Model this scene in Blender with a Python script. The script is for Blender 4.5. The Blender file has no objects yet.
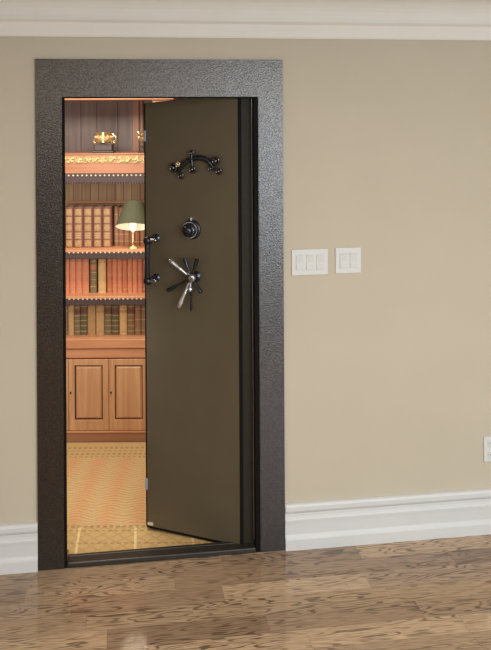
import bpy, bmesh, math, random
from mathutils import Vector, Matrix
random.seed(11)
PI = math.pi
scene = bpy.context.scene
COL = scene.collection
scene.view_settings.view_transform = 'Standard'
scene.view_settings.look = 'None'

# ------------------------------------------------------------------ helpers
def lin(c):
    return tuple(((v/255)/12.92 if v/255 <= .04045 else ((v/255+.055)/1.055)**2.4) for v in c) + (1.0,)

class MB:
    def __init__(self): self.bm = bmesh.new()
    def _add(self, verts, faces):
        vs = [self.bm.verts.new(v) for v in verts]
        out = []
        for f in faces:
            try: out.append(self.bm.faces.new([vs[i] for i in f]))
            except ValueError: pass
        return vs
    def box(self, x0, x1, y0, y1, z0, z1, bev=0, seg=2):
        b = bmesh.new()
        bmesh.ops.create_cube(b, size=1)
        for v in b.verts:
            v.co = Vector((x0+(v.co.x+.5)*(x1-x0), y0+(v.co.y+.5)*(y1-y0), z0+(v.co.z+.5)*(z1-z0)))
        if bev: bmesh.ops.bevel(b, geom=b.edges[:], offset=bev, segments=seg, affect='EDGES', profile=.5)
        self.merge(b); return self
    def merge(self, b, M=None):
        if M is not None: bmesh.ops.transform(b, matrix=M, verts=b.verts[:])
        me = bpy.data.meshes.new('t'); b.to_mesh(me); b.free()
        self.bm.from_mesh(me); bpy.data.meshes.remove(me)
    def cyl(self, p0, p1, r0, r1=None, seg=20, bev=0):
        r1 = r0 if r1 is None else r1
        p0, p1 = Vector(p0), Vector(p1); d = p1-p0; L = d.length
        if bev:
            prof = [(0, 0), (r0-bev, 0), (r0, bev), (r1, L-bev), (r1-bev, L), (0, L)]
        else:
            prof = [(0, 0), (r0, 0), (r1, L), (0, L)]
        self.lathe(prof, seg, Matrix.Translation(p0) @ d.to_track_quat('Z', 'Y').to_matrix().to_4x4()); return self
    def lathe(self, prof, seg=24, M=None):
        M = M or Matrix.Identity(4); rings = []
        for r, z in prof:
            if r < 1e-6: rings.append([self.bm.verts.new(M @ Vector((0, 0, z)))])
            else: rings.append([self.bm.verts.new(M @ Vector((r*math.cos(2*PI*i/seg), r*math.sin(2*PI*i/seg), z))) for i in range(seg)])
        for a, b in zip(rings, rings[1:]):
            for i in range(seg):
                j = (i+1) % seg
                if len(a) == 1 and len(b) == 1: continue
                if len(a) == 1: self.bm.faces.new((a[0], b[j], b[i]))
                elif len(b) == 1: self.bm.faces.new((a[i], a[j], b[0]))
                else: self.bm.faces.new((a[i], a[j], b[j], b[i]))
        return self
    def sphere(self, c, r, sc=(1, 1, 1), seg=16):
        b = bmesh.new(); bmesh.ops.create_uvsphere(b, u_segments=seg, v_segments=max(6, seg//2), radius=r)
        self.merge(b, Matrix.Translation(Vector(c)) @ Matrix.Diagonal((*sc, 1))); return self
    def tube(self, pts, rad, seg=10):
        pts = [Vector(p) for p in pts]
        if not hasattr(rad, '__len__'): rad = [rad]*len(pts)
        rings = []; ref = None
        for i, p in enumerate(pts):
            t = (pts[min(i+1, len(pts)-1)]-pts[max(i-1, 0)]).normalized()
            if ref is None: ref = t.orthogonal().normalized()
            n = (ref - t*ref.dot(t)).normalized(); ref = n; b = t.cross(n)
            rings.append([self.bm.verts.new(p+rad[i]*(n*math.cos(2*PI*k/seg)+b*math.sin(2*PI*k/seg))) for k in range(seg)])
        for a, c in zip(rings, rings[1:]):
            for k in range(seg):
                j = (k+1) % seg; self.bm.faces.new((a[k], a[j], c[j], c[k]))
        self.bm.faces.new(rings[0][::-1]); self.bm.faces.new(rings[-1]); return self
    def torus(self, c, R, r, axis='Y', seg=18, rs=8, stretch=1):
        ring = []
        for i in range(seg):
            a = 2*PI*i/seg; row = []
            for k in range(rs):
                b = 2*PI*k/rs; q = R+r*math.cos(b)
                p = (q*math.cos(a), r*math.sin(b), q*math.sin(a)*stretch) if axis == 'Y' else (q*math.cos(a), q*math.sin(a), r*math.sin(b))
                row.append(self.bm.verts.new(Vector(c)+Vector(p)))
            ring.append(row)
        for i in range(seg):
            for k in range(rs):
                self.bm.faces.new((ring[i][k], ring[i][(k+1) % rs], ring[(i+1) % seg][(k+1) % rs], ring[(i+1) % seg][k]))
        return self
    def prism_x(self, prof, x0, x1):
        n = len(prof)
        v = [(x0, y, z) for y, z in prof]+[(x1, y, z) for y, z in prof]
        self._add(v, [tuple(range(n)), tuple(range(2*n-1, n-1, -1))]+[(i, i+n, (i+1) % n+n, (i+1) % n) for i in range(n)]); return self
    def prism_z(self, poly, z0, z1):
        n = len(poly)
        v = [(x, y, z0) for x, y in poly]+[(x, y, z1) for x, y in poly]
        self._add(v, [tuple(range(n-1, -1, -1)), tuple(range(n, 2*n))]+[(i, (i+1) % n, (i+1) % n+n, i+n) for i in range(n)]); return self
    def build(self, name, mat, parent=None, smooth=False, loc=None, rotz=None):
        bmesh.ops.recalc_face_normals(self.bm, faces=self.bm.faces[:])
        me = bpy.data.meshes.new(name); self.bm.to_mesh(me); self.bm.free()
        if smooth:
            for p in me.polygons: p.use_smooth = True
            try: me.set_sharp_from_angle(angle=math.radians(40))
            except Exception: pass
        o = bpy.data.objects.new(name, me); COL.objects.link(o)
        me.materials.append(mat)
        if parent: o.parent = parent
        if loc: o.location = loc
        if rotz is not None: o.rotation_euler = (0, 0, rotz)
        return o

def tag(o, label=None, cat=None, group=None, kind=None):
    for k, v in (('label', label), ('category', cat), ('group', group), ('kind', kind)):
        if v: o[k] = v
    return o
def thing(name, label, cat, loc, rotz=0, group=None):
    o = bpy.data.objects.new(name, None); COL.objects.link(o); o.empty_display_size = .05
    o.location = loc; o.rotation_euler = (0, 0, rotz)
    return tag(o, label, cat, group)

# ------------------------------------------------------------------ materials
def new_mat(name):
    m = bpy.data.materials.new(name); m.use_nodes = True
    nt = m.node_tree; return m, nt, nt.nodes['Principled BSDF']
def N(nt, typ, **kw):
    n = nt.nodes.new(typ)
    for k, v in kw.items():
        if k in n.inputs.keys(): n.inputs[k].default_value = v
        else: setattr(n, k, v)
    return n
def L(nt, a, b): nt.links.new(a, b)
def ramp(nt, fac, stops):
    r = nt.nodes.new('ShaderNodeValToRGB'); L(nt, fac, r.inputs[0])
    e = r.color_ramp.elements
    while len(e) < len(stops): e.new(.5)
    for q, (p, c) in zip(e, stops): q.position = p; q.color = c
    return r.outputs[0]
def math_(nt, op, a, b=None, c=None):
    n = nt.nodes.new('ShaderNodeMath'); n.operation = op
    for i, v in enumerate((a, b, c)):
        if v is None: continue
        if isinstance(v, (int, float)): n.inputs[i].default_value = v
        else: L(nt, v, n.inputs[i])
    return n.outputs[0]
def mix(nt, fac, a, b, mode='MIX'):
    n = nt.nodes.new('ShaderNodeMix'); n.data_type = 'RGBA'; n.blend_type = mode
    for i, v in ((0, fac), (6, a), (7, b)):
        if isinstance(v, (int, float, tuple)): n.inputs[i].default_value = v
        else: L(nt, v, n.inputs[i])
    return n.outputs[2]
def coords(nt, scale=(1, 1, 1)):
    t = nt.nodes.new('ShaderNodeTexCoord'); m = nt.nodes.new('ShaderNodeMapping'); m.inputs['Scale'].default_value = scale
    L(nt, t.outputs['Object'], m.inputs[0]); return m.outputs[0]
def flat(name, rgb, rough=.5, metal=0, var=.06, nscale=40, bump=0, spec=.5, coat=0):
    m, nt, p = new_mat(name)
    c = coords(nt); n = N(nt, 'ShaderNodeTexNoise', Scale=nscale, Detail=4); L(nt, c, n.inputs['Vector'])
    b = lin(rgb)
    lo = tuple(x*(1-var) for x in b[:3])+(1,); hi = tuple(min(1, x*(1+var)) for x in b[:3])+(1,)
    L(nt, ramp(nt, n.outputs[0], [(.3, lo), (.7, hi)]), p.inputs['Base Color'])
    p.inputs['Roughness'].default_value = rough; p.inputs['Metallic'].default_value = metal
    p.inputs['Specular IOR Level'].default_value = spec
    if coat: p.inputs['Coat Weight'].default_value = coat; p.inputs['Coat Roughness'].default_value = .1
    if bump:
        bn = N(nt, 'ShaderNodeBump', Strength=bump, Distance=.002); L(nt, n.outputs[0], bn.inputs['Height']); L(nt, bn.outputs[0], p.inputs['Normal'])
    return m
def wood(name, dark, light, axis='z', rough=.45, fine=90, contrast=(.3, .7)):
    m, nt, p = new_mat(name)
    s = {'x': (1.2, 22, 22), 'z': (22, 22, 1.2), 'y': (22, 1.2, 22)}[axis]
    c = coords(nt, s); n = N(nt, 'ShaderNodeTexNoise', Scale=1.6, Detail=6, Distortion=.6); L(nt, c, n.inputs['Vector'])
    L(nt, ramp(nt, n.outputs[0], [(contrast[0], lin(dark)), (contrast[1], lin(light))]), p.inputs['Base Color'])
    p.inputs['Roughness'].default_value = rough
    return m

def mat_floor():
    m, nt, p = new_mat('oak_plank_floor')
    tc = nt.nodes.new('ShaderNodeTexCoord'); sp = nt.nodes.new('ShaderNodeSeparateXYZ'); L(nt, tc.outputs['Object'], sp.inputs[0])
    W, LEN = .115, .60
    yy = math_(nt, 'DIVIDE', math_(nt, 'ADD', sp.outputs[1], .02), W); row = math_(nt, 'FLOOR', yy); fy = math_(nt, 'FRACT', yy)
    wr = nt.nodes.new('ShaderNodeTexWhiteNoise'); wr.noise_dimensions = '1D'; L(nt, row, wr.inputs['W'])
    xx = math_(nt, 'ADD', math_(nt, 'DIVIDE', sp.outputs[0], LEN), math_(nt, 'MULTIPLY', wr.outputs[0], 7.3))
    colm = math_(nt, 'FLOOR', xx); fx = math_(nt, 'FRACT', xx)
    cmb = nt.nodes.new('ShaderNodeCombineXYZ'); L(nt, row, cmb.inputs[0]); L(nt, colm, cmb.inputs[1])
    wn = nt.nodes.new('ShaderNodeTexWhiteNoise'); wn.noise_dimensions = '2D'; L(nt, cmb.outputs[0], wn.inputs['Vector'])
    pid = wn.outputs[0]
    base = ramp(nt, pid, [(0, lin((146, 120, 96))), (.3, lin((166, 138, 111))), (.65, lin((184, 155, 124))), (1, lin((206, 175, 140)))])
    # cathedral grain: contour lines of a stretched noise, shifted per plank
    gx = math_(nt, 'ADD', math_(nt, 'MULTIPLY', sp.outputs[0], 1.9), math_(nt, 'MULTIPLY', pid, 57))
    gy = math_(nt, 'MULTIPLY', sp.outputs[1], 13)
    gv = nt.nodes.new('ShaderNodeCombineXYZ'); L(nt, gx, gv.inputs[0]); L(nt, gy, gv.inputs[1]); L(nt, math_(nt, 'MULTIPLY', pid, 31), gv.inputs[2])
    n1 = N(nt, 'ShaderNodeTexNoise', Scale=1.0, Detail=2.0, Roughness=.5); L(nt, gv.outputs[0], n1.inputs['Vector'])
    jag = N(nt, 'ShaderNodeTexNoise', Scale=1.0, Detail=2); L(nt, coords(nt, (9, 44, 1)), jag.inputs['Vector'])
    s = math_(nt, 'SINE', math_(nt, 'MULTIPLY_ADD', n1.outputs[0], 100, math_(nt, 'MULTIPLY', jag.outputs[0], 1.5)))
    band = N(nt, 'ShaderNodeMapRange'); L(nt, s, band.inputs[0]); band.inputs[1].default_value = .35; band.inputs[2].default_value = .8
    n2 = N(nt, 'ShaderNodeTexNoise', Scale=1.0, Detail=2)
    L(nt, coords(nt, (14, 190, 1)), n2.inputs['Vector'])
    st = N(nt, 'ShaderNodeMapRange'); L(nt, n2.outputs[0], st.inputs[0]); st.inputs[1].default_value = .38; st.inputs[2].default_value = .66
    n3 = N(nt, 'ShaderNodeTexNoise', Scale=1.0, Detail=2); L(nt, coords(nt, (1.8, 9, 1)), n3.inputs['Vector'])
    patch = N(nt, 'ShaderNodeMapRange'); L(nt, n3.outputs[0], patch.inputs[0]); patch.inputs[1].default_value = .36; patch.inputs[2].default_value = .58
    g = math_(nt, 'MULTIPLY', band.outputs[0], math_(nt, 'MULTIPLY_ADD', patch.outputs[0], .8, .2))
    g = math_(nt, 'MULTIPLY', g, math_(nt, 'MULTIPLY_ADD', st.outputs[0], .4, .6))
    col = mix(nt, math_(nt, 'MINIMUM', g, .85), base, lin((62, 47, 38)))
    col = mix(nt, math_(nt, 'MULTIPLY', st.outputs[0], .42), col, lin((98, 75, 57)))
    ey = math_(nt, 'LESS_THAN', math_(nt, 'MINIMUM', fy, math_(nt, 'SUBTRACT', 1, fy)), .012)
    ex = math_(nt, 'LESS_THAN', math_(nt, 'MINIMUM', fx, math_(nt, 'SUBTRACT', 1, fx)), .002)
    seam = math_(nt, 'MAXIMUM', ey, ex)
    col = mix(nt, math_(nt, 'MULTIPLY', seam, .28), col, lin((80, 60, 45)))
    L(nt, col, p.inputs['Base Color'])
    p.inputs['Roughness'].default_value = .07; p.inputs['Specular IOR Level'].default_value = .6
    return m

def mat_rug():
    m, nt, p = new_mat('patterned_rug_pile')
    tc = nt.nodes.new('ShaderNodeTexCoord'); sp = nt.nodes.new('ShaderNodeSeparateXYZ'); L(nt, tc.outputs['Object'], sp.inputs[0])
    x, y = sp.outputs[0], sp.outputs[1]
    tri = math_(nt, 'ABSOLUTE', math_(nt, 'SUBTRACT', math_(nt, 'FRACT', math_(nt, 'DIVIDE', x, .15)), .5))
    ph = math_(nt, 'ADD', math_(nt, 'DIVIDE', y, .028), math_(nt, 'MULTIPLY', tri, 2.2))
    wob = N(nt, 'ShaderNodeTexNoise', Scale=1, Detail=2); L(nt, coords(nt, (14, 14, 1)), wob.inputs['Vector'])
    ph = math_(nt, 'MULTIPLY_ADD', wob.outputs[0], 1.6, ph)
    zz = math_(nt, 'MULTIPLY_ADD', math_(nt, 'SINE', math_(nt, 'MULTIPLY', ph, 2*PI)), .5, .5)
    colm = N(nt, 'ShaderNodeMapRange'); L(nt, tri, colm.inputs[0]); colm.inputs[1].default_value = .08; colm.inputs[2].default_value = .4
    nz = N(nt, 'ShaderNodeTexNoise', Scale=1, Detail=3); L(nt, coords(nt, (120, 60, 1)), nz.inputs['Vector'])
    base = mix(nt, colm.outputs[0], lin((214, 166, 116)), lin((210, 178, 126)))
    f = math_(nt, 'MULTIPLY', zz, math_(nt, 'MULTIPLY_ADD', nz.outputs[0], .9, .0))
    field = mix(nt, f, base, lin((172, 124, 84)))
    # borders
    d1 = math_(nt, 'ABSOLUTE', math_(nt, 'SUBTRACT', math_(nt, 'FRACT', math_(nt, 'DIVIDE', math_(nt, 'ADD', x, y), .07)), .5))
    d2 = math_(nt, 'ABSOLUTE', math_(nt, 'SUBTRACT', math_(nt, 'FRACT', math_(nt, 'DIVIDE', math_(nt, 'SUBTRACT', x, y), .07)), .5))
    lat = math_(nt, 'LESS_THAN', math_(nt, 'MINIMUM', d1, d2), .10)
    bk = math_(nt, 'GREATER_THAN', y, -.6)
    bord = mix(nt, math_(nt, 'MULTIPLY', lat, math_(nt, 'MULTIPLY_ADD', bk, -.4, .5)), lin((208, 176, 120)), lin((180, 140, 90)))
    bord = mix(nt, math_(nt, 'MULTIPLY', nz.outputs[0], .5), bord, lin((172, 134, 88)))
    cx_ = math_(nt, 'LESS_THAN', math_(nt, 'ABSOLUTE', math_(nt, 'SUBTRACT', math_(nt, 'FRACT', math_(nt, 'DIVIDE', math_(nt, 'MULTIPLY_ADD', y, .12, x), .26)), .5)), .022)
    bord = mix(nt, math_(nt, 'MULTIPLY', math_(nt, 'MULTIPLY', cx_, math_(nt, 'SUBTRACT', 1, bk)), .6), bord, lin((244, 222, 160)))
    inb = math_(nt, 'MAXIMUM', math_(nt, 'LESS_THAN', y, -1.04), math_(nt, 'GREATER_THAN', y, -.235))
    col = mix(nt, inb, field, bord)
    dots = math_(nt, 'GREATER_THAN', math_(nt, 'FRACT', math_(nt, 'DIVIDE', x, .03)), .45)
    for yy, w in ((-.185, .012), (-.095, .012), (-.225, .006), (-.14, .006), (-1.045, .012), (-1.085, .006), (-1.20, .006)):
        ln = math_(nt, 'LESS_THAN', math_(nt, 'ABSOLUTE', math_(nt, 'SUBTRACT', y, yy)), w)
        col = mix(nt, math_(nt, 'MULTIPLY', math_(nt, 'MULTIPLY', ln, dots), .5), col, lin((126, 100, 68)))
    wv = math_(nt, 'SINE', math_(nt, 'MULTIPLY', y, 2*PI/.012))
    col = mix(nt, math_(nt, 'MULTIPLY_ADD', wv, .07, .07), col, lin((140, 100, 60)))
    L(nt, col, p.inputs['Base Color']); p.inputs['Roughness'].default_value = .95; p.inputs['Specular IOR Level'].default_value = .1
    bn = N(nt, 'ShaderNodeBump', Strength=.3, Distance=.003); L(nt, nz.outputs[0], bn.inputs['Height']); L(nt, bn.outputs[0], p.inputs['Normal'])
    return m

def mat_hammer(name, rgb, metal=.6, rough=.42):
    m, nt, p = new_mat(name)
    c = coords(nt); n = N(nt, 'ShaderNodeTexNoise', Scale=170, Detail=2, Roughness=.6); L(nt, c, n.inputs['Vector'])
    b = lin(rgb)
    L(nt, ramp(nt, n.outputs[0], [(.3, tuple(v*.6 for v in b[:3])+(1,)), (.7, tuple(min(1, v*1.45) for v in b[:3])+(1,))]), p.inputs['Base Color'])
    p.inputs['Metallic'].default_value = metal; p.inputs['Roughness'].default_value = rough
    bn = N(nt, 'ShaderNodeBump', Strength=.5, Distance=.002); L(nt, n.outputs[0], bn.inputs['Height']); L(nt, bn.outputs[0], p.inputs['Normal'])
    return m

M = dict(
    wall=flat('beige_wall_paint', (192, 180, 160), .9, var=.02, nscale=3, spec=.1),
    white=flat('white_trim_paint', (206, 204, 201), .45, var=.015, nscale=5),
    crown=flat('cream_crown_paint', (226, 219, 209), .6, var=.015, nscale=5, spec=.2),
    ceil=flat('ceiling_paint', (225, 220, 210), .9, var=.01),
    plastic=flat('white_plate_plastic', (208, 206, 201), .5, var=.01),
    rocker=flat('white_rocker_plastic', (206, 203, 197), .6, var=.01),
    slot=flat('outlet_slot_dark', (60, 55, 50), .5),
    frame=mat_hammer('hammered_charcoal_metal', (74, 69, 65), .85, .25),
    black=flat('black_gasket', (20, 17, 14), .7, var=.1, spec=.08),
    sill=flat('dark_threshold_metal', (52, 47, 40), .4, metal=.3),
    leaf=flat('olive_bronze_door_paint', (90, 79, 61), .42, metal=.15, var=.05, nscale=6),
    stile=flat('dark_bronze_stile', (46, 41, 33), .55, metal=0, var=.08, spec=.12),
    chrome=flat('dark_chrome', (150, 150, 156), .16, metal=1, var=.03),
    silver=flat('brushed_silver', (150, 156, 168), .4, metal=.2, var=.02),
    boss=flat('smoky_chrome', (96, 96, 102), .16, metal=1, var=.03),
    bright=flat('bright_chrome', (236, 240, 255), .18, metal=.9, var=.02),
    black_chrome=flat('black_chrome', (58, 60, 66), .16, metal=.8, var=.05),
    floor=mat_floor(), rug=mat_rug(),
    vfloor=wood('vault_floor_wood', (120, 80, 50), (160, 110, 70), 'x'),
    vwall=wood('vault_panel_wood', (110, 84, 62), (140, 108, 78), 'z'),
    cab=wood('orange_cherry_wood', (184, 132, 92), (212, 163, 118), 'z'),
    cabx=wood('orange_cherry_wood_rail', (188, 124, 84), (208, 148, 104), 'x'),
    plinth=wood('brown_plinth_wood', (146, 98, 70), (168, 118, 86), 'x'),
    groove=flat('dark_groove_wood', (92, 50, 36), .6),
    friezew=wood('reddish_frieze_wood', (148, 92, 62), (174, 114, 78), 'x'),
    groove2=flat('soft_groove_wood', (136, 86, 62), .6),
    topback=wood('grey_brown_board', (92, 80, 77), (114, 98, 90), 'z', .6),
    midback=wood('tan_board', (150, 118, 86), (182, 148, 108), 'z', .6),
    stilew=wood('light_stile_wood', (112, 80, 62), (144, 104, 76), 'z', .5),
    seam=flat('board_seam', (72, 54, 48), .7),
    fringe=flat('dark_fringe_wood', (66, 47, 44), .6, var=.2, nscale=120),
    bead=flat('pale_bead', (226, 200, 164), .5),
    gilt=flat('gilded_carving', (214, 178, 118), .35, metal=.35, var=.2, nscale=60),
    frieze=flat('tan_frieze_ground', (164, 122, 82), .5, var=.2, nscale=30),
    brass=flat('aged_brass', (224, 200, 150), .22, metal=.85, var=.15, nscale=50),
    darkw=flat('dark_plinth_wood', (68, 52, 46), .45, var=.2),
    shade=flat('olive_green_shade', (76, 75, 50), .8, var=.06, nscale=30),
    shade_in=flat('white_shade_lining', (250, 245, 230), .8, var=.01),
    paper=flat('book_page_edges', (222, 200, 160), .9, var=.1, nscale=200),
    gband=flat('gilt_spine_tooling', (196, 160, 112), .45, metal=.15, var=.2, nscale=150),
    gpanel=flat('tan_gilt_spine_panel', (164, 128, 88), .5, metal=.1, var=.22, nscale=120),
    maroon=flat('maroon_leather', (112, 66, 56), .5, var=.15, nscale=60),
)
def leather(name, rgb): return flat(name, rgb, .55, var=.12, nscale=50)
BK = {k: leather(k+'_leather', c) for k, c in dict(
    red=(208, 130, 94), rust=(192, 114, 80), brown=(148, 108, 80), chestnut=(148, 96, 74), tan=(200, 162, 112), ochre=(186, 146, 98),
    olive=(124, 110, 76), green=(100, 94, 66), umber=(132, 104, 72), ivory=(216, 176, 118)).items()}
BK['maroon'] = M['maroon']

def emit(name, rgb, s):
    m, nt, p = new_mat(name)
    p.inputs['Base Color'].default_value = lin(rgb); p.inputs['Emission Color'].default_value = lin(rgb); p.inputs['Emission Strength'].default_value = s
    return m
M['bulb'] = emit('glowing_bulb', (255, 232, 190), 2)

# ------------------------------------------------------------------ camera
FPX, HOR, CX, S0 = 850.0, 118.0, 245.5, 228.0
TH = math.atan(1.776e-4*FPX); ZC = FPX/S0; HC = (554-HOR)/S0; RHO = .0055
F = Vector((math.sin(TH), math.cos(TH), 0)); R0 = Vector((math.cos(TH), -math.sin(TH), 0)); U0 = Vector((0, 0, 1))
CAM = -ZC*F+Vector((0, -.018, HC))
cam = bpy.data.cameras.new('camera'); co = bpy.data.objects.new('camera', cam); COL.objects.link(co)
# level camera, lens shifted down, with a slight roll of the horizon
r = R0*math.cos(RHO)+U0*math.sin(-RHO)*-1*-1
c_, s_ = math.cos(RHO), math.sin(RHO)
right = R0*c_-U0*s_; up = U0*c_+R0*s_
co.matrix_world = Matrix(((right.x, up.x, -F.x, CAM.x), (right.y, up.y, -F.y, CAM.y), (right.z, up.z, -F.z, CAM.z), (0, 0, 0, 1)))
cam.sensor_fit = 'VERTICAL'; cam.sensor_height = 36; cam.lens = 36*FPX/650
cam.shift_y = -(325-HOR)/650
cam.clip_start = .05
scene.camera = co

# ------------------------------------------------------------------ room shell
XL, XR, YB, ZT = -3.2, 3.6, -6.0, 2.475
OX0, OX1, OZ1 = -.789, .057, 2.006            # clear opening
def struct(mb, name, mat, **kw): return tag(mb.build(name, mat, **kw), kind='structure')
struct(MB().box(XL, XR, YB, -.0, -.12, 0), 'floor', M['floor'])
w = MB(); WX0, WX1, WZ = -.865, .14, 2.09
w.box(XL, WX0, 0, .12, 0, ZT).box(WX1, XR, 0, .12, 0, ZT).box(WX0, WX1, 0, .12, WZ, ZT)
struct(w, 'wall_front', M['wall'])
w = MB(); BWX0, BWX1, BWZ0, BWZ1 = .55, 3.1, .55, 2.15      # window opening in the wall behind the camera
w.box(XL, BWX0, YB-.12, YB, 0, ZT).box(BWX1, XR, YB-.12, YB, 0, ZT).box(BWX0, BWX1, YB-.12, YB, 0, BWZ0).box(BWX0, BWX1, YB-.12, YB, BWZ1, ZT)
struct(w, 'wall_back', M['wall'])
struct(MB().box(XL-.12, XL, YB, 0, 0, ZT), 'wall_left', M['wall'])
struct(MB().box(XR, XR+.12, YB, 0, 0, ZT), 'wall_right', M['wall'])
struct(MB().box(XL, XR, YB, .12, ZT, ZT+.12), 'ceiling', M['ceil'])
# crown moulding
cp = [(0, 2.262), (-.016, 2.262), (-.020, 2.270), (-.022, 2.290), (-.026, 2.322), (-.040, 2.334), (-.040, 2.341), (-.030, 2.342)]
for i in range(9):
    a = i/8*PI/2
    cp.append((-.030-.087*(1-math.cos(a)), 2.345+.096*math.sin(a)))
cp += [(-.124, 2.444), (-.124, 2.452), (-.135, 2.452), (-.135, ZT), (0, ZT)]
struct(MB().prism_x(cp, XL, XR), 'trim_1', M['crown'])
bp = [(0, 0), (-.022, 0), (-.022, .046), (-.020, .053), (-.015, .060), (-.013, .066), (-.013, .118), (-.019, .121), (-.019, .132), (-.015, .137), (-.013, .147),
      (-.013, .160), (-.019, .166), (-.022, .174), (-.022, .190), (-.018, .199), (-.010, .203), (0, .204)]
struct(MB().prism_x(bp, XL, -.899), 'baseboard_left', M['white'])
struct(MB().prism_x(bp, .1685, XR), 'baseboard_right', M['white'])

# ------------------------------------------------------------------ vault door frame
fr = thing('vault_door_frame', 'charcoal hammered metal frame around the open vault doorway', 'door frame', (-.36, 0, 0))
ox = .36
f1 = MB()
FY = -.016
def fbox(mb, x0, x1, y0, y1, z0, z1, bev=.003): mb.box(x0+ox, x1+ox, y0, y1, z0, z1, bev)
# flat casing as one mitred band around the opening
c = MB()
outer = [(-.898, 0), (-.898, 2.168), (.1675, 2.168), (.1675, 0)]
inner = [(OX0, 0), (OX0, OZ1), (OX1, OZ1), (OX1, 0)]
def band(mb, outer, inner, y0, y1):
    v = []
    for y in (y0, y1):
        for p in outer+inner: v.append((p[0]+ox, y, p[1]))
    fs = []
    for i in range(3):
        fs += [(i, i+1, i+5, i+4), (8+i, 8+i+4, 8+i+5, 8+i+1), (i, 8+i, 8+i+1, i+1), (i+4, i+5, 8+i+5, 8+i+4)]
    fs += [(0, 4, 12, 8), (3, 11, 15, 7)]
    mb._add(v, fs)
band(c, outer, inner, FY, -.0005)
bmesh.ops.recalc_face_normals(c.bm, faces=c.bm.faces[:])
bmesh.ops.bevel(c.bm, geom=[e for e in c.bm.edges if all(abs(v.co.y-FY) < 1e-5 for v in e.verts) and len(e.link_faces) == 2 and any(abs(f.normal.y) < .5 for f in e.link_faces)], offset=.0025, segments=2, affect='EDGES')
c.build('casing', M['frame'], fr)
j = MB()
band(j, [(OX0-.06, 0), (OX0-.06, OZ1+.06), (OX1+.06, OZ1+.06), (OX1+.06, 0)], [(OX0, 0), (OX0, OZ1), (OX1, OZ1), (OX1, 0)], -.0004, .118)
j.build('jamb', M['black'], fr)
j = MB()
band(j, [(OX0+.0005, 0), (OX0+.0005, OZ1-.0005), (OX1-.0005, OZ1-.0005), (OX1-.0005, 0)], [(OX0+.011, 0), (OX0+.011, OZ1-.006), (OX1-.020, OZ1-.006), (OX1-.020, 0)], -.010, .012)
j.build('door_stop', M['black'], fr)
s = MB(); fbox(s, OX0+.012, OX1-.021, -.015, .045, 0, .022, .004)
fbox(s, OX0+.012, OX1-.021, .040, .060, 0, .024, .003)
s.build('threshold', M['sill'], fr)

# ------------------------------------------------------------------ vault door (local: x hinge -> free edge, y towards the room)
A = math.radians(150.03)
vd = thing('vault_door', 'heavy olive brown vault door standing ajar in the doorway, with chrome hardware', 'door', (-.0225, .028, 0), A)
DW, DT = .470, .05
lf = MB()
b = bmesh.new()
pts = [(-.002, .013), (DW, .022), (DW, 1.984), (-.002, 2.024)]
vs = [b.verts.new((x, 0, z)) for x, z in pts]+[b.verts.new((x, -DT, z)) for x, z in pts]
for f in ((0, 1, 2, 3), (7, 6, 5, 4), (0, 4, 5, 1), (1, 5, 6, 2), (2, 6, 7, 3), (3, 7, 4, 0)): b.faces.new([vs[i] for i in f])
bmesh.ops.recalc_face_normals(b, faces=b.faces[:]); bmesh.ops.bevel(b, geom=b.edges[:], offset=.003, segments=2, affect='EDGES')
lf.merge(b); lf.build('door_leaf', M['leaf'], vd)
# black seal strip round the free edge and the bottom
e = MB(); e.box(DW, DW+.006, -DT, -.001, .022, 1.984, .002); e.build('edge_seal', M['black'], vd)
e = MB()
b = bmesh.new(); q = [(0, .008), (DW, .018), (DW, .024), (0, .014)]
vs = [b.verts.new((x, .0035, z)) for x, z in q]+[b.verts.new((x, -.03, z)) for x, z in q]
for f in ((0, 1, 2, 3), (7, 6, 5, 4), (0, 4, 5, 1), (1, 5, 6, 2), (2, 6, 7, 3), (3, 7, 4, 0)): b.faces.new([vs[i] for i in f])
e.merge(b); e.build('bottom_seal', M['black'], vd)
for z0, z1 in ((1.806, 1.857), (.192, .243)):
    e = MB(); e.box(DW-.005, DW+.007, -.03, .0035, z0, z1, .002); tag(e.build('edge_bolt', M['silver'], vd, True), 'silver bolt set into the door edge')
e = MB(); e.box(DW-.034, DW-.004, 0, .004, .030, .046, .002); tag(e.build('corner_glint', M['bright'], vd, True), 'bright glint modelled at the lower door corner')  # highlight on the lower corner, put in as a small bright plate
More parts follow.
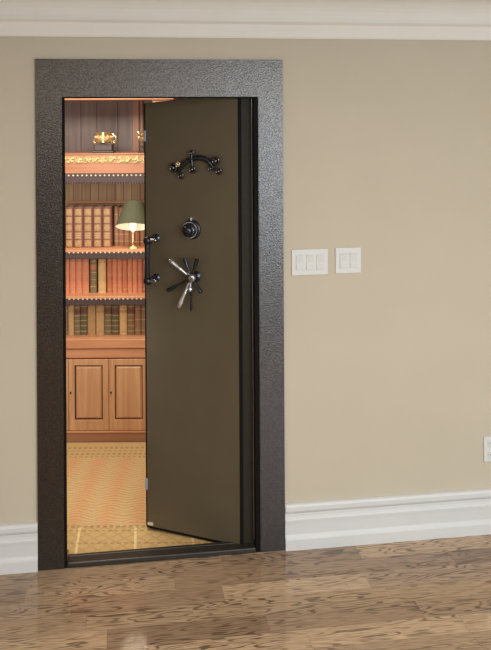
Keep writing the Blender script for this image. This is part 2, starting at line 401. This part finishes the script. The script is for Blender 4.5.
# spoked wheel handle
HUB = Vector((.2147, 0, 1.1976))
wh = MB()
RX = Matrix.Translation(HUB) @ Matrix.Rotation(-PI/2, 4, 'X')
wh.lathe([(0, 0), (.024, 0), (.026, .004), (.022, .008), (.016, .012), (.015, .034), (.022, .037), (.0235, .044), (.0225, .056), (.017, .062), (.008, .065), (0, .066)], 24, RX)
wheel = wh.build('spoke_wheel', M['black_chrome'], vd, True)
m = MB(); m.lathe([(.0232, .043), (.0245, .046), (.0235, .0575), (.017, .064), (0, .068)], 24, RX); m.build('hub_cap', M['chrome'], wheel, True)
tips = [(.3239, 1.2725, 1), (.2499, 1.2856, 0), (.1859, 1.2846, 0), (.3379, 1.1314, 0), (.2786, 1.0612, 1), (.2178, 1.0480, 2), (.1658, 1.1344, 0)]
for x, z, k in tips:
    t = Vector((x, .046, z)); c0 = Vector((HUB.x, .048, HUB.z)); d = t-c0
    m = MB()
    if k == 1:
        m.tube([c0+d*.12, c0+d*.45, c0+d*.48, c0+d*.52, c0+d*.58, c0+d*.8, c0+d*.94, c0+d], [.0065, .0065, .009, .009, .008, .0115, .012, .006], 12)
    elif k == 2:
        m.tube([c0+d*.12, c0+d*.6, c0+d*.9, c0+d], [.005, .005, .006, .003], 10)
    else:
        m.tube([c0+d*.12, c0+d*.55, c0+d*.62, c0+d*.85, c0+d*.96, c0+d], [.006, .006, .0075, .0095, .010, .005], 12)
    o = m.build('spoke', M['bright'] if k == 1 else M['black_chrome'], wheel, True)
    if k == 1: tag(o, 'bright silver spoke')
m = MB(); m.tube([(HUB.x, .056, HUB.z-.012), (.2137, .060, 1.160)], .005, 8); m.sphere((.2137, .062, 1.1505), .0115); tag(m.build('lock_button', M['bright'], wheel, True), 'round silver button')
# combination dial
DC = Vector((.2316, 0, 1.4085)); RD = Matrix.Translation(DC) @ Matrix.Rotation(-PI/2, 4, 'X')
m = MB(); m.lathe([(0, 0), (.044, 0), (.045, .004), (.042, .010), (.036, .013), (0, .013)], 32, RD)
dial = m.build('dial', M['black_chrome'], vd, True)
m = MB(); m.lathe([(.020, .012), (.030, .013), (.034, .020), (.034, .036), (.030, .043), (.024, .046), (.022, .055), (.014, .062), (0, .064)], 28, RD); m.build('dial_knob', M['black_chrome'], dial, True)
m = MB(); m.lathe([(.0335, .024), (.0365, .024), (.0365, .030), (.0335, .030), (.0335, .024)], 32, RD); m.build('dial_ring', M['bright'], dial, True)
m = MB(); m.box(DC.x-.005, DC.x+.005, 0, .014, DC.z+.040, DC.z+.056, .002); m.build('dial_index', M['bright'], dial, True)
# arched ornament with clover bosses
m = MB()
arc = [(.300, 1.667), (.285, 1.680), (.274, 1.695), (.262, 1.7084), (.243, 1.721), (.222, 1.7292), (.200, 1.734), (.1776, 1.7343), (.160, 1.730), (.1434, 1.7213), (.130, 1.709), (.1192, 1.6949), (.108, 1.688)]
m.tube([(x, .018, z) for x, z in arc], [.004, .006, .009, .0115, .010, .010, .0115, .0125, .0115, .0115, .010, .007, .005], 12)
for k in range(2, 11):
    x, z = arc[k]; m.torus((x, .018, z), .0118, .0016, 'Y', 12, 6)
m.tube([(.2246, .018, 1.756), (.2225, .022, 1.728), (.2201, .018, 1.685)], [.005, .007, .005])
for x in (.222, .29, .125): m.cyl((x, 0, 1.7292 if x == .222 else (1.674 if x == .29 else 1.702)), (x, .016, 1.7292 if x == .222 else (1.674 if x == .29 else 1.702)), .007)
arch = m.build('arched_ornament', M['black_chrome'], vd, True)
def boss(x, z, r, mat):
    m = MB(); m.torus((x, .02, z), r*.78, r*.26, 'Y', 20, 8); m.sphere((x, .023, z), r*.52); m.cyl((x, 0, z), (x, .018, z), r*.3)
    m.build('boss', mat, arch, True)
for x, z, r in ((.3148, 1.688, .021), (.2774, 1.652, .016), (.292, 1.704, .012), (.2246, 1.756, .014), (.2201, 1.682, .018), (.105, 1.722, .020), (.0908, 1.676, .016), (.1294, 1.688, .014)):
    boss(x, z, r, M['brass'] if x == .292 else M['boss'])
# pull handle at the free edge
m = MB(); m.tube([(.4175, .082, 1.378), (.4175, .082, 1.345), (.418, .082, 1.27), (.4186, .082, 1.20), (.4186, .082, 1.166)], [.012, .013, .0105, .013, .012], 14)
hd = m.build('pull_handle', M['black_chrome'], vd, True)
for z in (1.3605, 1.1775):
    m = MB(); m.lathe([(0, 0), (.020, 0), (.020, .005), (.013, .010), (.011, .050), (.014, .058), (.018, .064), (.020, .080), (.017, .094), (.010, .100), (0, .101)], 20, Matrix.Translation((.415, 0, z)) @ Matrix.Rotation(-PI/2, 4, 'X'))
    m.build('handle_mount', M['black_chrome'], hd, True)
    m = MB(); m.tube([(.417, .085, z), (.378, .085, z+.003)], [.009, .007], 12); m.sphere((.376, .085, z+.003), .009); m.build('handle_finial', M['chrome'], hd, True)
# hinge side: dark stile between leaf and jamb, with two hinge knuckles
m = MB()
CA, SA = math.cos(-A), math.sin(-A)
def wl(x, y): x -= -.0225; y -= .036; return (x*CA-y*SA, x*SA+y*CA)
m.prism_z([wl(-.030, .042), wl(.054, .042), wl(.054, .100), wl(-.010, .100)], .010, 2.02)
m.build('hinge_stile', M['stile'], vd)
m = MB(); m.prism_z([wl(-.0275, .036), wl(-.012, .036), wl(-.012, .0418), wl(-.0275, .0418)], .010, 2.02); m.build('stile_seal', M['black'], vd)
m = MB(); x, y = wl(.036, .040); m.cyl((x, y, .010), (x, y, 2.0), .0035, seg=10); m.build('hinge_rod', M['chrome'], vd, True)

# ------------------------------------------------------------------ switches and outlet
def plate(name, label, cat, cx_, cz, w_, h_, n, group=None):
    t = thing(name, label, cat, (cx_, 0, cz), 0, group)
    MB().box(-w_/2, w_/2, -.007, 0, -h_/2, h_/2, .003).build('plate', M['plastic'], t)
    return t
t = plate('light_switch', 'wide white switch plate with three rockers, beside the vault door frame', 'light switch', .288, 1.269, .166, .116, 3, 'wall switches')
def rockers(t, xs):
    for x in xs:
        m = MB(); m.box(x-.0185, x+.0185, -.0085, -.006, -.0355, .0355, .001); r_ = m.build('rocker_frame', M['plastic'], t)
        m = MB(); m.prism_x([(-.0086, -.032), (-.0135, -.031), (-.0095, 0), (-.0115, .031), (-.0086, .032)], x-.0155, x+.0155); m.build('rocker', M['rocker'], r_)
rockers(t, (-.046, 0, .046))
t = plate('light_switch', 'narrower white switch plate with two rockers, farther from the vault door frame', 'light switch', .4645, 1.2715, .119, .116, 2, 'wall switches')
rockers(t, (-.023, .023))
t = plate('wall_outlet', 'white wall outlet plate low on the beige wall above the baseboard', 'outlet', 1.137, .3835, .074, .116, 1)
for z in (-.026, .026):
    m = MB(); m.box(-.017, .017, -.0095, -.006, z-.0145, z+.0145, .004); r_ = m.build('socket', M['rocker'], t)
    m = MB(); m.box(-.008, -.006, -.0098, -.009, z-.003, z+.006).box(.006, .008, -.0098, -.009, z-.003, z+.006).cyl((0, -.009, z-.008), (0, -.0098, z-.008), .0025, seg=10); m.build('socket_slot', M['slot'], r_)

# ------------------------------------------------------------------ the vault room behind
VO = CAM+F*5.02; VO.z = 0
VR = -TH
def V(x, y, z=0): return (VO.x+R0.x*x+F.x*y, VO.y+R0.y*x+F.y*y, z)
def V2(x, y): p = V(x, y); return (p[0], p[1])
VX0, VX1, VY1 = -1.75, .35, .345
BL, BR = V2(VX0, VY1), V2(VX1, VY1)
FLx = BL[0]-.1; FRx = BR[0]+.1
struct(MB().prism_z([(FLx, .0), (FRx, .0), BR, BL], -.12, -.0), 'floor_vault', M['vfloor'])
struct(MB().prism_z([BL, BR, V2(VX1, VY1+.1), V2(VX0, VY1+.1)], 0, 2.3), 'wall_vault_back', M['vwall'])
struct(MB().prism_z([(FLx, .121), BL, V2(VX0-.1, VY1), (FLx-.1, .121)], 0, 2.3), 'wall_vault_left', M['vwall'])
struct(MB().prism_z([(FRx, .121), (FRx+.1, .121), V2(VX1+.1, VY1), BR], 0, 2.3), 'wall_vault_right', M['vwall'])
struct(MB().prism_z([(FLx-.1, .121), (FRx+.1, .121), V2(VX1+.1, VY1+.1), V2(VX0-.1, VY1+.1)], 2.3, 2.4), 'ceiling_vault', M['ceil'])

# rug
def VI(wx, wy): d = Vector((wx, wy, 0))-VO; return (d.dot(R0), d.dot(F))
rg = MB(); rg.prism_z([VI(-.778, .072), VI(.046, .072), VI(.046, .135), VI(.14, .135), (-.05, -.012), (-1.45, -.012), VI(-1.15, .135), VI(-.778, .135)], 0, .005)
rug = rg.build('rug', M['rug'], None, False, V(0, 0, .0005), VR)
tag(rug, 'gold and orange patterned rug on the floor inside the vault doorway', 'rug')

# bookcase -----------------------------------------------------------------
BX0, BX1 = -1.22, -.44
bc = thing('bookcase', 'carved cherry wood bookcase with cupboard doors below and shelves of old books', 'bookcase', V(0, 0), VR)
D = .31
def P(mb, name, mat, parent=bc, smooth=False): return mb.build(name, mat, parent, smooth)
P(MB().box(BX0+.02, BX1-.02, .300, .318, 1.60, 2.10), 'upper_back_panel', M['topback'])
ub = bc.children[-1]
m = MB()
for x in (-1.03, -.93, -.80): m.box(x-.0022, x+.0022, .2975, .3005, 1.706, 2.05)
P(m, 'board_groove', M['seam'], ub)
P(MB().box(-.705, -.665, .285, .2995, 1.706, 2.05, .004).box(-.657, -.640, .280, .2995, 1.706, 2.05, .004), 'upper_stile', M['stilew'])
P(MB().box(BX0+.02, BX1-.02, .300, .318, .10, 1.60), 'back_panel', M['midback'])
mb_ = [o for o in bc.children if o.name.startswith('back_panel')][0]
m = MB()
for i in range(12): m.box(-1.13+i*.052-.0014, -1.13+i*.052+.0014, .2982, .3005, 1.40, 1.55)
P(m, 'board_groove', M['seam'], mb_)
P(MB().box(BX0+.02, BX1-.02, .285, .2999, 1.384, 1.398, .003), 'back_rail', M['cabx'])
for x0, x1 in ((BX0, -1.135), (-.55, BX1)):
    m = MB(); m.box(x0, x1, .0, D, .612, 2.10, .004)
    m.box(x0+.015, x1-.015, -.006, .004, .68, 2.0, .003)
    P(m, 'side_upright', M['cab'])
# top cornice
P(MB().box(BX0-.02, BX1+.02, -.03, D, 2.024, 2.12, .004), 'cornice', M['cabx'])
# carved frieze shelf
fz = P(MB().box(-1.1348, -.5502, .0, .2995, 1.594, 1.702, .003).box(-1.1348, -.5502, -.006, .30, 1.700, 1.708, .002).box(-1.1348, -.5502, -.004, .01, 1.590, 1.598, .002), 'frieze', M['friezew'])
P(MB().box(-1.1348, -.5502, -.003, .002, 1.648, 1.697), 'frieze_ground', M['frieze'], fz)
m = MB()
rnd = random.Random(4)
n = 11
for i in range(n):
    x = -1.085+i*.05
    s_ = 1 if i % 2 else -1
    m.tube([(x-.022+.044*k/9, -.006, 1.671+s_*.010*math.sin(k/9*2*PI)) for k in range(10)], [.002+.003*math.sin(k/9*PI) for k in range(10)], 8)
    m.torus((x-.012, -.006, 1.671-s_*.009), .008, .0028, 'Y', 12, 6)
    for q in range(4):
        m.sphere((x+rnd.uniform(-.02, .02), -.006, 1.671+rnd.uniform(-.015, .015)), rnd.uniform(.004, .0075), (1.5, .7, 1), 8)
P(m, 'carved_scrollwork', M['gilt'], fz, True)
def fringe(z1, z0, par, td=.012):
    m = MB(); m.box(-1.1348, -.5502, -.002, .016, z0+td, z1)
    k = 0; x = -1.132
    while x < -.556:
        m.box(x, x+.010, -.001, .012, z0, z0+td+.001); x += .0155
    f_ = P(m, 'dark_fringe', M['fringe'], par)
    m = MB(); x = -1.125
    while x < -.556: m.sphere((x, -.003, z1-.012), .0055, (1, .8, .9), 8); x += .0265
    P(m, 'bead_row', M['bead'], par, True)
fringe(1.590, 1.527, fz)
for zt in (1.138, .864):
    sh = P(MB().box(-1.1348, -.5502, -.004, .2995, zt-.014, zt, .003), 'shelf', M['cabx'])
    fringe(zt-.004, zt-.054, sh, .005)
# lower cabinet
P(MB().box(BX0, BX1, .006, .2995, .062, .55), 'cabinet_body', M['groove'])
P(MB().box(BX0-.012, BX1+.012, -.008, .2995, .556, .612, .004), 'countertop', M['cabx'])
P(MB().box(BX0, BX1, -.002, .2995, .500, .551, .003), 'upper_rail', M['cabx'])
P(MB().box(BX0, BX1, -.004, .2995, .0, .060, .002), 'plinth', M['plinth'])
P(MB().box(BX0, BX1, -.008, .01, .058, .070, .003), 'plinth_moulding', M['cabx'])
def cdoor(x0, x1):
    z0, z1 = .073, .493
    m = MB(); st = .034; px0, px1, pz0, pz1 = x0+st, x1-st-.002, z0+.062, z1-.036
    m.box(x0, px0, -.004, .02, z0, z1, .002).box(px1, x1, -.004, .02, z0, z1, .002).box(px0-.002, px1+.002, -.0038, .02, z0, pz0, .002).box(px0-.002, px1+.002, -.0038, .02, pz1, z1, .002)
    d = P(m, 'cupboard_door', M['cab'])
    P(MB().box(px0, px1, .006, .016, pz0, pz1), 'panel_groove', M['groove2'], d)
    g = .0045
    m = MB(); b = bmesh.new(); bmesh.ops.create_cube(b, size=1)
    for v in b.verts:
        i = 0 if v.co.y > 0 else .012
        v.co = Vector(((px0+g+i if v.co.x < 0 else px1-g-i), (.008 if v.co.y > 0 else -.001), (pz0+g+i if v.co.z < 0 else pz1-g-i)))
    m.merge(b); P(m, 'door_panel', M['cab'], d)
    m = MB(); m.lathe([(0, 0), (.004, 0), (.0035, .006), (.0065, .010), (.006, .014), (0, .016)], 12, Matrix.Translation((x0+.013, -.004, .30)) @ Matrix.Rotation(PI/2, 4, 'X')); P(m, 'knob', M['darkw'], d, True)
for x0 in (-1.0515, -.8145): cdoor(x0, x0+.235)
for x0, x1 in ((BX0, -1.054), (-.577, BX1)): P(MB().box(x0, x1, -.003, .02, .073, .493, .002), 'face_stile', M['cab'])

# books --------------------------------------------------------------------
def book_mesh(w_, h_, d_, round_=.006):
    """covers and rounded spine; spine faces -y"""
    m = MB(); t = .003; n = 6
    out = [(-w_/2, d_)]+[(-w_/2, 0)]
    for k in range(1, n): a = k/n*PI; out.append((-w_/2*math.cos(a), -round_*math.sin(a)))
    out += [(w_/2, 0), (w_/2, d_), (w_/2-t, d_), (w_/2-t, .004), (-w_/2+t, .004), (-w_/2+t, d_)]
    m.prism_z(out, 0, h_); return m
def make_book(x, y, z, w_, h_, col, label, grp, bands=(), band_mat='gband', panel=None, lean=0, d_=.125, ornate=False, name='book', title=None):
    o = book_mesh(w_, h_, d_).build(name, BK[col], None, True, V(x, y, z), VR)
    if lean: o.rotation_euler = (0, lean, VR)
    tag(o, label, 'book', grp)
    MB().box(-w_/2+.0032, w_/2-.0032, .0045, d_-.004, .003, h_-.004).build('page_block', M['paper'], o)
    def strip(z0, z1, off=.0015, inset=.0, name_='gilt_band', mat=M[band_mat]):
        m = MB(); n = 6; ww = w_/2-inset; rr = .006+off
        poly = [(-ww, .002)]+[(-ww*math.cos(k/n*PI), -rr*math.sin(k/n*PI)-.0006) for k in range(0, n+1)]+[(ww, .002)]
        m.prism_z(poly, z0, z1); return m.build(name_, mat, o)
    for zf in bands: strip(h_*zf-.0022, h_*zf+.0022)
    if ornate:
        n = 5
        for k in range(n):
            z0 = h_*(.02+k*.192); z1 = z0+h_*.165
            pnl = strip(z0, z1, .0012, .0055, 'gilt_panel', M['gpanel'])
            m = MB()
            if k in (0, 2, 4):
                m.torus((0, -.0085, (z0+z1)/2), .012, .0022, 'Y', 14, 6); m.sphere((0, -.0085, (z0+z1)/2), .005, (1, .5, 1), 8)
            else:
                for dz in (-.011, 0, .011): m.box(-.015, .015, -.0095, -.006, (z0+z1)/2+dz-.0018, (z0+z1)/2+dz+.0018)
            m.build('gilt_tooling', M['gband'], pnl, True)
    if panel: 
        for (a, b_, mt) in panel: strip(h_*a, h_*b_, .001, 0, 'title_label', BK[mt])
    return o
Y0 = .10
g1, g2, g3 = 'leather books on the upper shelf', 'leather books on the middle shelf', 'leather books on the lower shelf'
W8 = 1/166.0
def px(x): return (x-245.5)*W8+.0015        # photo column of a spine -> bookcase x at the spine plane
ords = ['first', 'second', 'third', 'fourth', 'fifth', 'sixth', 'seventh', 'eighth', 'ninth', 'tenth']
# upper shelf: ornate volumes
e0 = [64.0, 72.6, 82.3, 92.0, 101.5, 111.0]
for i in range(5):
    x0, x1 = px(e0[i]), px(e0[i+1])
    lab = ('ornate gilt-panelled tan book at the left end of the upper shelf, against the door frame' if i == 0 else
           f'ornate gilt-panelled tan book on the upper shelf, {ords[i]} from the left')
    make_book((x0+x1)/2, Y0, 1.1382, (x1-x0)-.0012, .244, 'maroon', lab, g1, ornate=True)
e1 = [112.6, 117.2, 122.6, 128.0, 133.2, 138.4, 143.4, 148.6]
for i in range(7):
    x0, x1 = px(e1[i])*1.008, px(e1[i+1])*1.008
    lab = ['plain brown book on the upper shelf, right beside the gilt-panelled volumes', 'plain chestnut book on the upper shelf, second after the gilt-panelled volumes',
           'plain brown book on the upper shelf, left behind the green lamp shade', 'reddish brown book on the upper shelf, just left of the lamp stem',
           'reddish brown book on the upper shelf, directly behind the lamp stem', 'reddish brown book on the upper shelf, just right of the lamp stem',
           'reddish brown book at the right end of the upper shelf, by the vault door edge'][i]
    make_book((x0+x1)/2, .165, 1.1382, (x1-x0)-.001, [.238, .232, .236, .24, .234, .238, .236][i], ['brown', 'chestnut', 'brown', 'chestnut', 'chestnut', 'brown', 'chestnut'][i], lab, g1, bands=(.12, .3, .8) if i < 3 else (.1, .85), d_=.11)
# middle shelf
e2 = [64.4, 68.4, 74.6, 81.0, 88.0]
for i in range(4):
    x0, x1 = px(e2[i]), px(e2[i+1])
    lab = 'narrow red book at the left end of the middle shelf' if i == 0 else f'salmon red book on the middle shelf, {ords[i]} from the left, before the green book'
    make_book((x0+x1)/2, Y0, .8642, (x1-x0)-.0015, .216-.002*i, 'red', lab, g2, bands=(.12, .86))
make_book((px(89.0)+px(95.8))/2, Y0, .8642, px(95.6)-px(89.2), .214, 'olive', 'olive green banded book on the middle shelf with a reddish title label', g2, bands=(.18, .38, .58, .9), panel=[(.66, .8, 'rust')])
make_book((px(97.0)+px(105.0))/2, Y0, .8642, px(104.8)-px(97.2), .204, 'ivory', 'pale tan book on the middle shelf, the only pale one in that row', g2, bands=(.1, .9))
e3 = [106.0, 111.2, 116.2, 121.2, 126.4, 131.4, 136.4, 141.6, 147.0]
for i in range(8):
    x0, x1 = px(e3[i]), px(e3[i+1])
    lab = 'rust red book on the middle shelf, right next to the pale tan book' if i == 0 else ('dusky red book at the right end of the middle shelf, behind the door handle' if i == 7 else f'red book on the middle shelf, {ords[i]} to the right of the pale tan book')
    if 0 < i < 7: lab = f'red book on the middle shelf, {ords[i]} in the run right of the pale tan book'
    make_book((x0+x1)/2, Y0, .8642, (x1-x0)-.0012, .218-.0015*(i % 3), 'rust' if i in (0, 3, 6) else ('chestnut' if i == 7 else 'red'), lab, g2, bands=(.1, .84) if i % 2 else (.1, .5, .9))
# lower shelf
row3 = [(62.6, 66.6, 'umber', 0, 'narrow umber book at the left end of the lower shelf'),
        (66.9, 72.6, 'tan', 0, 'plain tan book on the lower shelf, leftmost of the tan ones'),
        (73.0, 79.0, 'olive', 1, 'olive banded book on the lower shelf, left one of the first dark pair'),
        (79.2, 85.8, 'green', 1, 'dark green banded book on the lower shelf, right one of the first dark pair'),
        (86.2, 94.2, 'ochre', 0, 'broad ochre book on the lower shelf, right after the first dark pair'),
        (94.8, 103.0, 'tan', 0, 'broad tan book on the lower shelf, left of the second dark pair'),
        (103.4, 110.2, 'olive', 1, 'olive banded book on the lower shelf, left one of the second dark pair'),
        (110.5, 117.6, 'green', 1, 'dark green banded book on the lower shelf, right one of the second dark pair'),
        (118.2, 125.6, 'ivory', 0, 'pale tan book on the lower shelf, right of the second dark pair'),
        (126.0, 133.2, 'umber', 1, 'umber banded book on the lower shelf, right after the pale tan book'),
        (133.5, 139.6, 'brown', 2, 'brown book on the lower shelf, second from the door edge'),
        (139.9, 147.0, 'umber', 2, 'umber book at the right end of the lower shelf, by the door edge')]
for i, (a, b_, c_l, k, lab) in enumerate(row3):
    x0, x1 = px(a), px(b_)
    make_book((x0+x1)/2, Y0, .6122, x1-x0, .186-.003*(i % 3), c_l, lab, g3, bands=((.1, .9) if k == 0 else (.12, .3, .47, .64, .92) if k == 1 else (.15, .5, .85)), panel=([(.70, .84, 'maroon')] if k == 1 else [(.74, .82, 'ochre')] if k == 0 else None))

# lamp ---------------------------------------------------------------------
lx, ly, lz = -.674, .046, 1.1382
lp = thing('table_lamp', 'small lit lamp with a tilted olive green shade, standing on the upper bookshelf', 'lamp', V(lx, ly, lz), VR)
m = MB(); m.lathe([(0, 0), (.034, 0), (.034, .004), (.028, .009), (.012, .014), (.008, .020), (0, .020)], 24); m.build('base', M['brass'], lp, True)
m = MB(); m.lathe([(.006, .018), (.006, .030), (.011, .036), (.011, .042), (.006, .048), (.0055, .090), (.009, .094), (.009, .105), (0, .105)], 16); m.build('stem', M['brass'], lp, True)
m = MB(); m.lathe([(0, .100), (.010, .104), (.018, .125), (.019, .140), (.012, .156), (0, .160)], 16); bulb = m.build('bulb', M['bulb'], lp, True)
TM = Matrix.Translation((0, 0, .128)) @ Matrix.Rotation(math.radians(-20), 4, 'X')
m = MB(); m.lathe([(.106, 0), (.054, .150), (.0525, .150), (.1045, 0), (.106, 0)], 40, TM); sh_ = m.build('lamp_shade', M['shade'], lp, True)
m = MB(); m.lathe([(.1043, .001), (.0523, .149), (.051, .149), (.103, .001), (.1043, .001)], 40, TM); m.build('shade_lining', M['shade_in'], sh_, True)
m = MB()
for k in range(3):
    a = k*2*PI/3; m.tube([TM @ Vector((0, 0, .045)), TM @ Vector((.0885*math.cos(a), .0885*math.sin(a), .045))], .0012, 6)
m.build('shade_carrier', M['brass'], sh_)

# ornaments on the frieze ---------------------------------------------------
ot = thing('brass_ornament', 'gilt crown-shaped brass ornament on a dark plinth, on top of the carved frieze', 'ornament', V(-.852, .09, 1.708), VR, 'gilt ornaments on the frieze')
m = MB(); m.box(-.062, .062, -.045, .045, 0, .012, .003).box(-.054, .054, -.038, .038, .012, .050, .005).box(-.060, .060, -.042, .042, .048, .058, .003); m.build('plinth', M['darkw'], ot)
m = MB(); m.lathe([(.030, .057), (.052, .062), (.056, .075), (.046, .088), (.044, .100), (.050, .112), (.052, .122), (.046, .125), (.040, .121), (.0, .119)], 28)
cr = m.build('crown_bowl', M['brass'], ot, True)
m = MB()
for k in range(14):
    a = 2*PI*k/14; m.sphere((.051*math.cos(a), .051*math.sin(a), .094), .0075, (1, 1, 1.3), 8)
m.build('rim_bead', M['gilt'], cr, True)
m = MB(); m.tube([(.050+.022*math.sin(k/10*PI)+.004*k/10, 0, .112-.050*k/10) for k in range(11)], .0055, 8); m.sphere((.060, 0, .060), .009)
m.tube([(-.050-.014*math.sin(k/10*PI), 0, .084-.026*k/10) for k in range(11)], .004, 8)
m.build('scroll_handle', M['brass'], cr, True)
ot = thing('brass_ornament', 'slim brass leaf candlestick on top of the frieze, partly hidden by the vault door edge', 'ornament', V(-.618, .06, 1.708), VR, 'gilt ornaments on the frieze')
m = MB(); m.lathe([(0, 0), (.026, 0), (.026, .005), (.012, .014), (.007, .030), (.012, .042), (.006, .052), (.007, .090), (.014, .104), (.014, .116), (0, .116)], 18); m.build('candlestick', M['darkw'], ot, True)
m = MB()
for k in range(6):
    a = 2*PI*k/6
    for zz, l_ in ((.070, .024), (.098, .030)):
        m.tube([(math.cos(a)*(.006+l_*q/5), math.sin(a)*(.006+l_*q/5), zz+.045*q/5-.012*(q/5)**2) for q in range(6)], [.003, .006, .008, .007, .004, .001], 8)
m.build('leaf_spray', M['brass'], ot, True)

# ------------------------------------------------------------------ lights
wd = bpy.data.worlds.new('world'); scene.world = wd; wd.use_nodes = True
bg = wd.node_tree.nodes['Background']; bg.inputs[0].default_value = (.8, .9, 1.0, 1); bg.inputs[1].default_value = 1.5
def area(name, loc, target, size, power, col, sy=None):
    l = bpy.data.lights.new(name, 'AREA'); l.energy = power; l.color = col; l.shape = 'RECTANGLE'; l.size = size; l.size_y = sy or size
    o = bpy.data.objects.new(name, l); COL.objects.link(o); o.location = loc
    o.rotation_euler = (Vector(target)-Vector(loc)).to_track_quat('-Z', 'Y').to_euler(); return o
area('ceiling_softbox', (.2, -3.3, 2.30), (.2, -3.1, 0), 4.2, 118, (1, .965, .90), 2.6)
area('window_daylight', (1.825, -5.9, 1.35), (1.2, 0, 1.3), 2.4, 138, (.66, .83, 1.0), 1.5)
area('vault_ceiling_light', V(-.8, -.62, 2.25), V(-.8, -.35, .8), .9, 21, (1, .97, .90), .3)
area('vault_side_light', (-.86, .40, 1.3), V(-.80, .1, .75), .25, 8.5, (1, .97, .90), 1.2)
pl = bpy.data.lights.new('lamp_light', 'POINT'); pl.energy = .3; pl.color = (1, .88, .70); pl.shadow_soft_size = .07
po = bpy.data.objects.new('lamp_light', pl); COL.objects.link(po); po.location = V(lx, ly-.01, lz+.098)
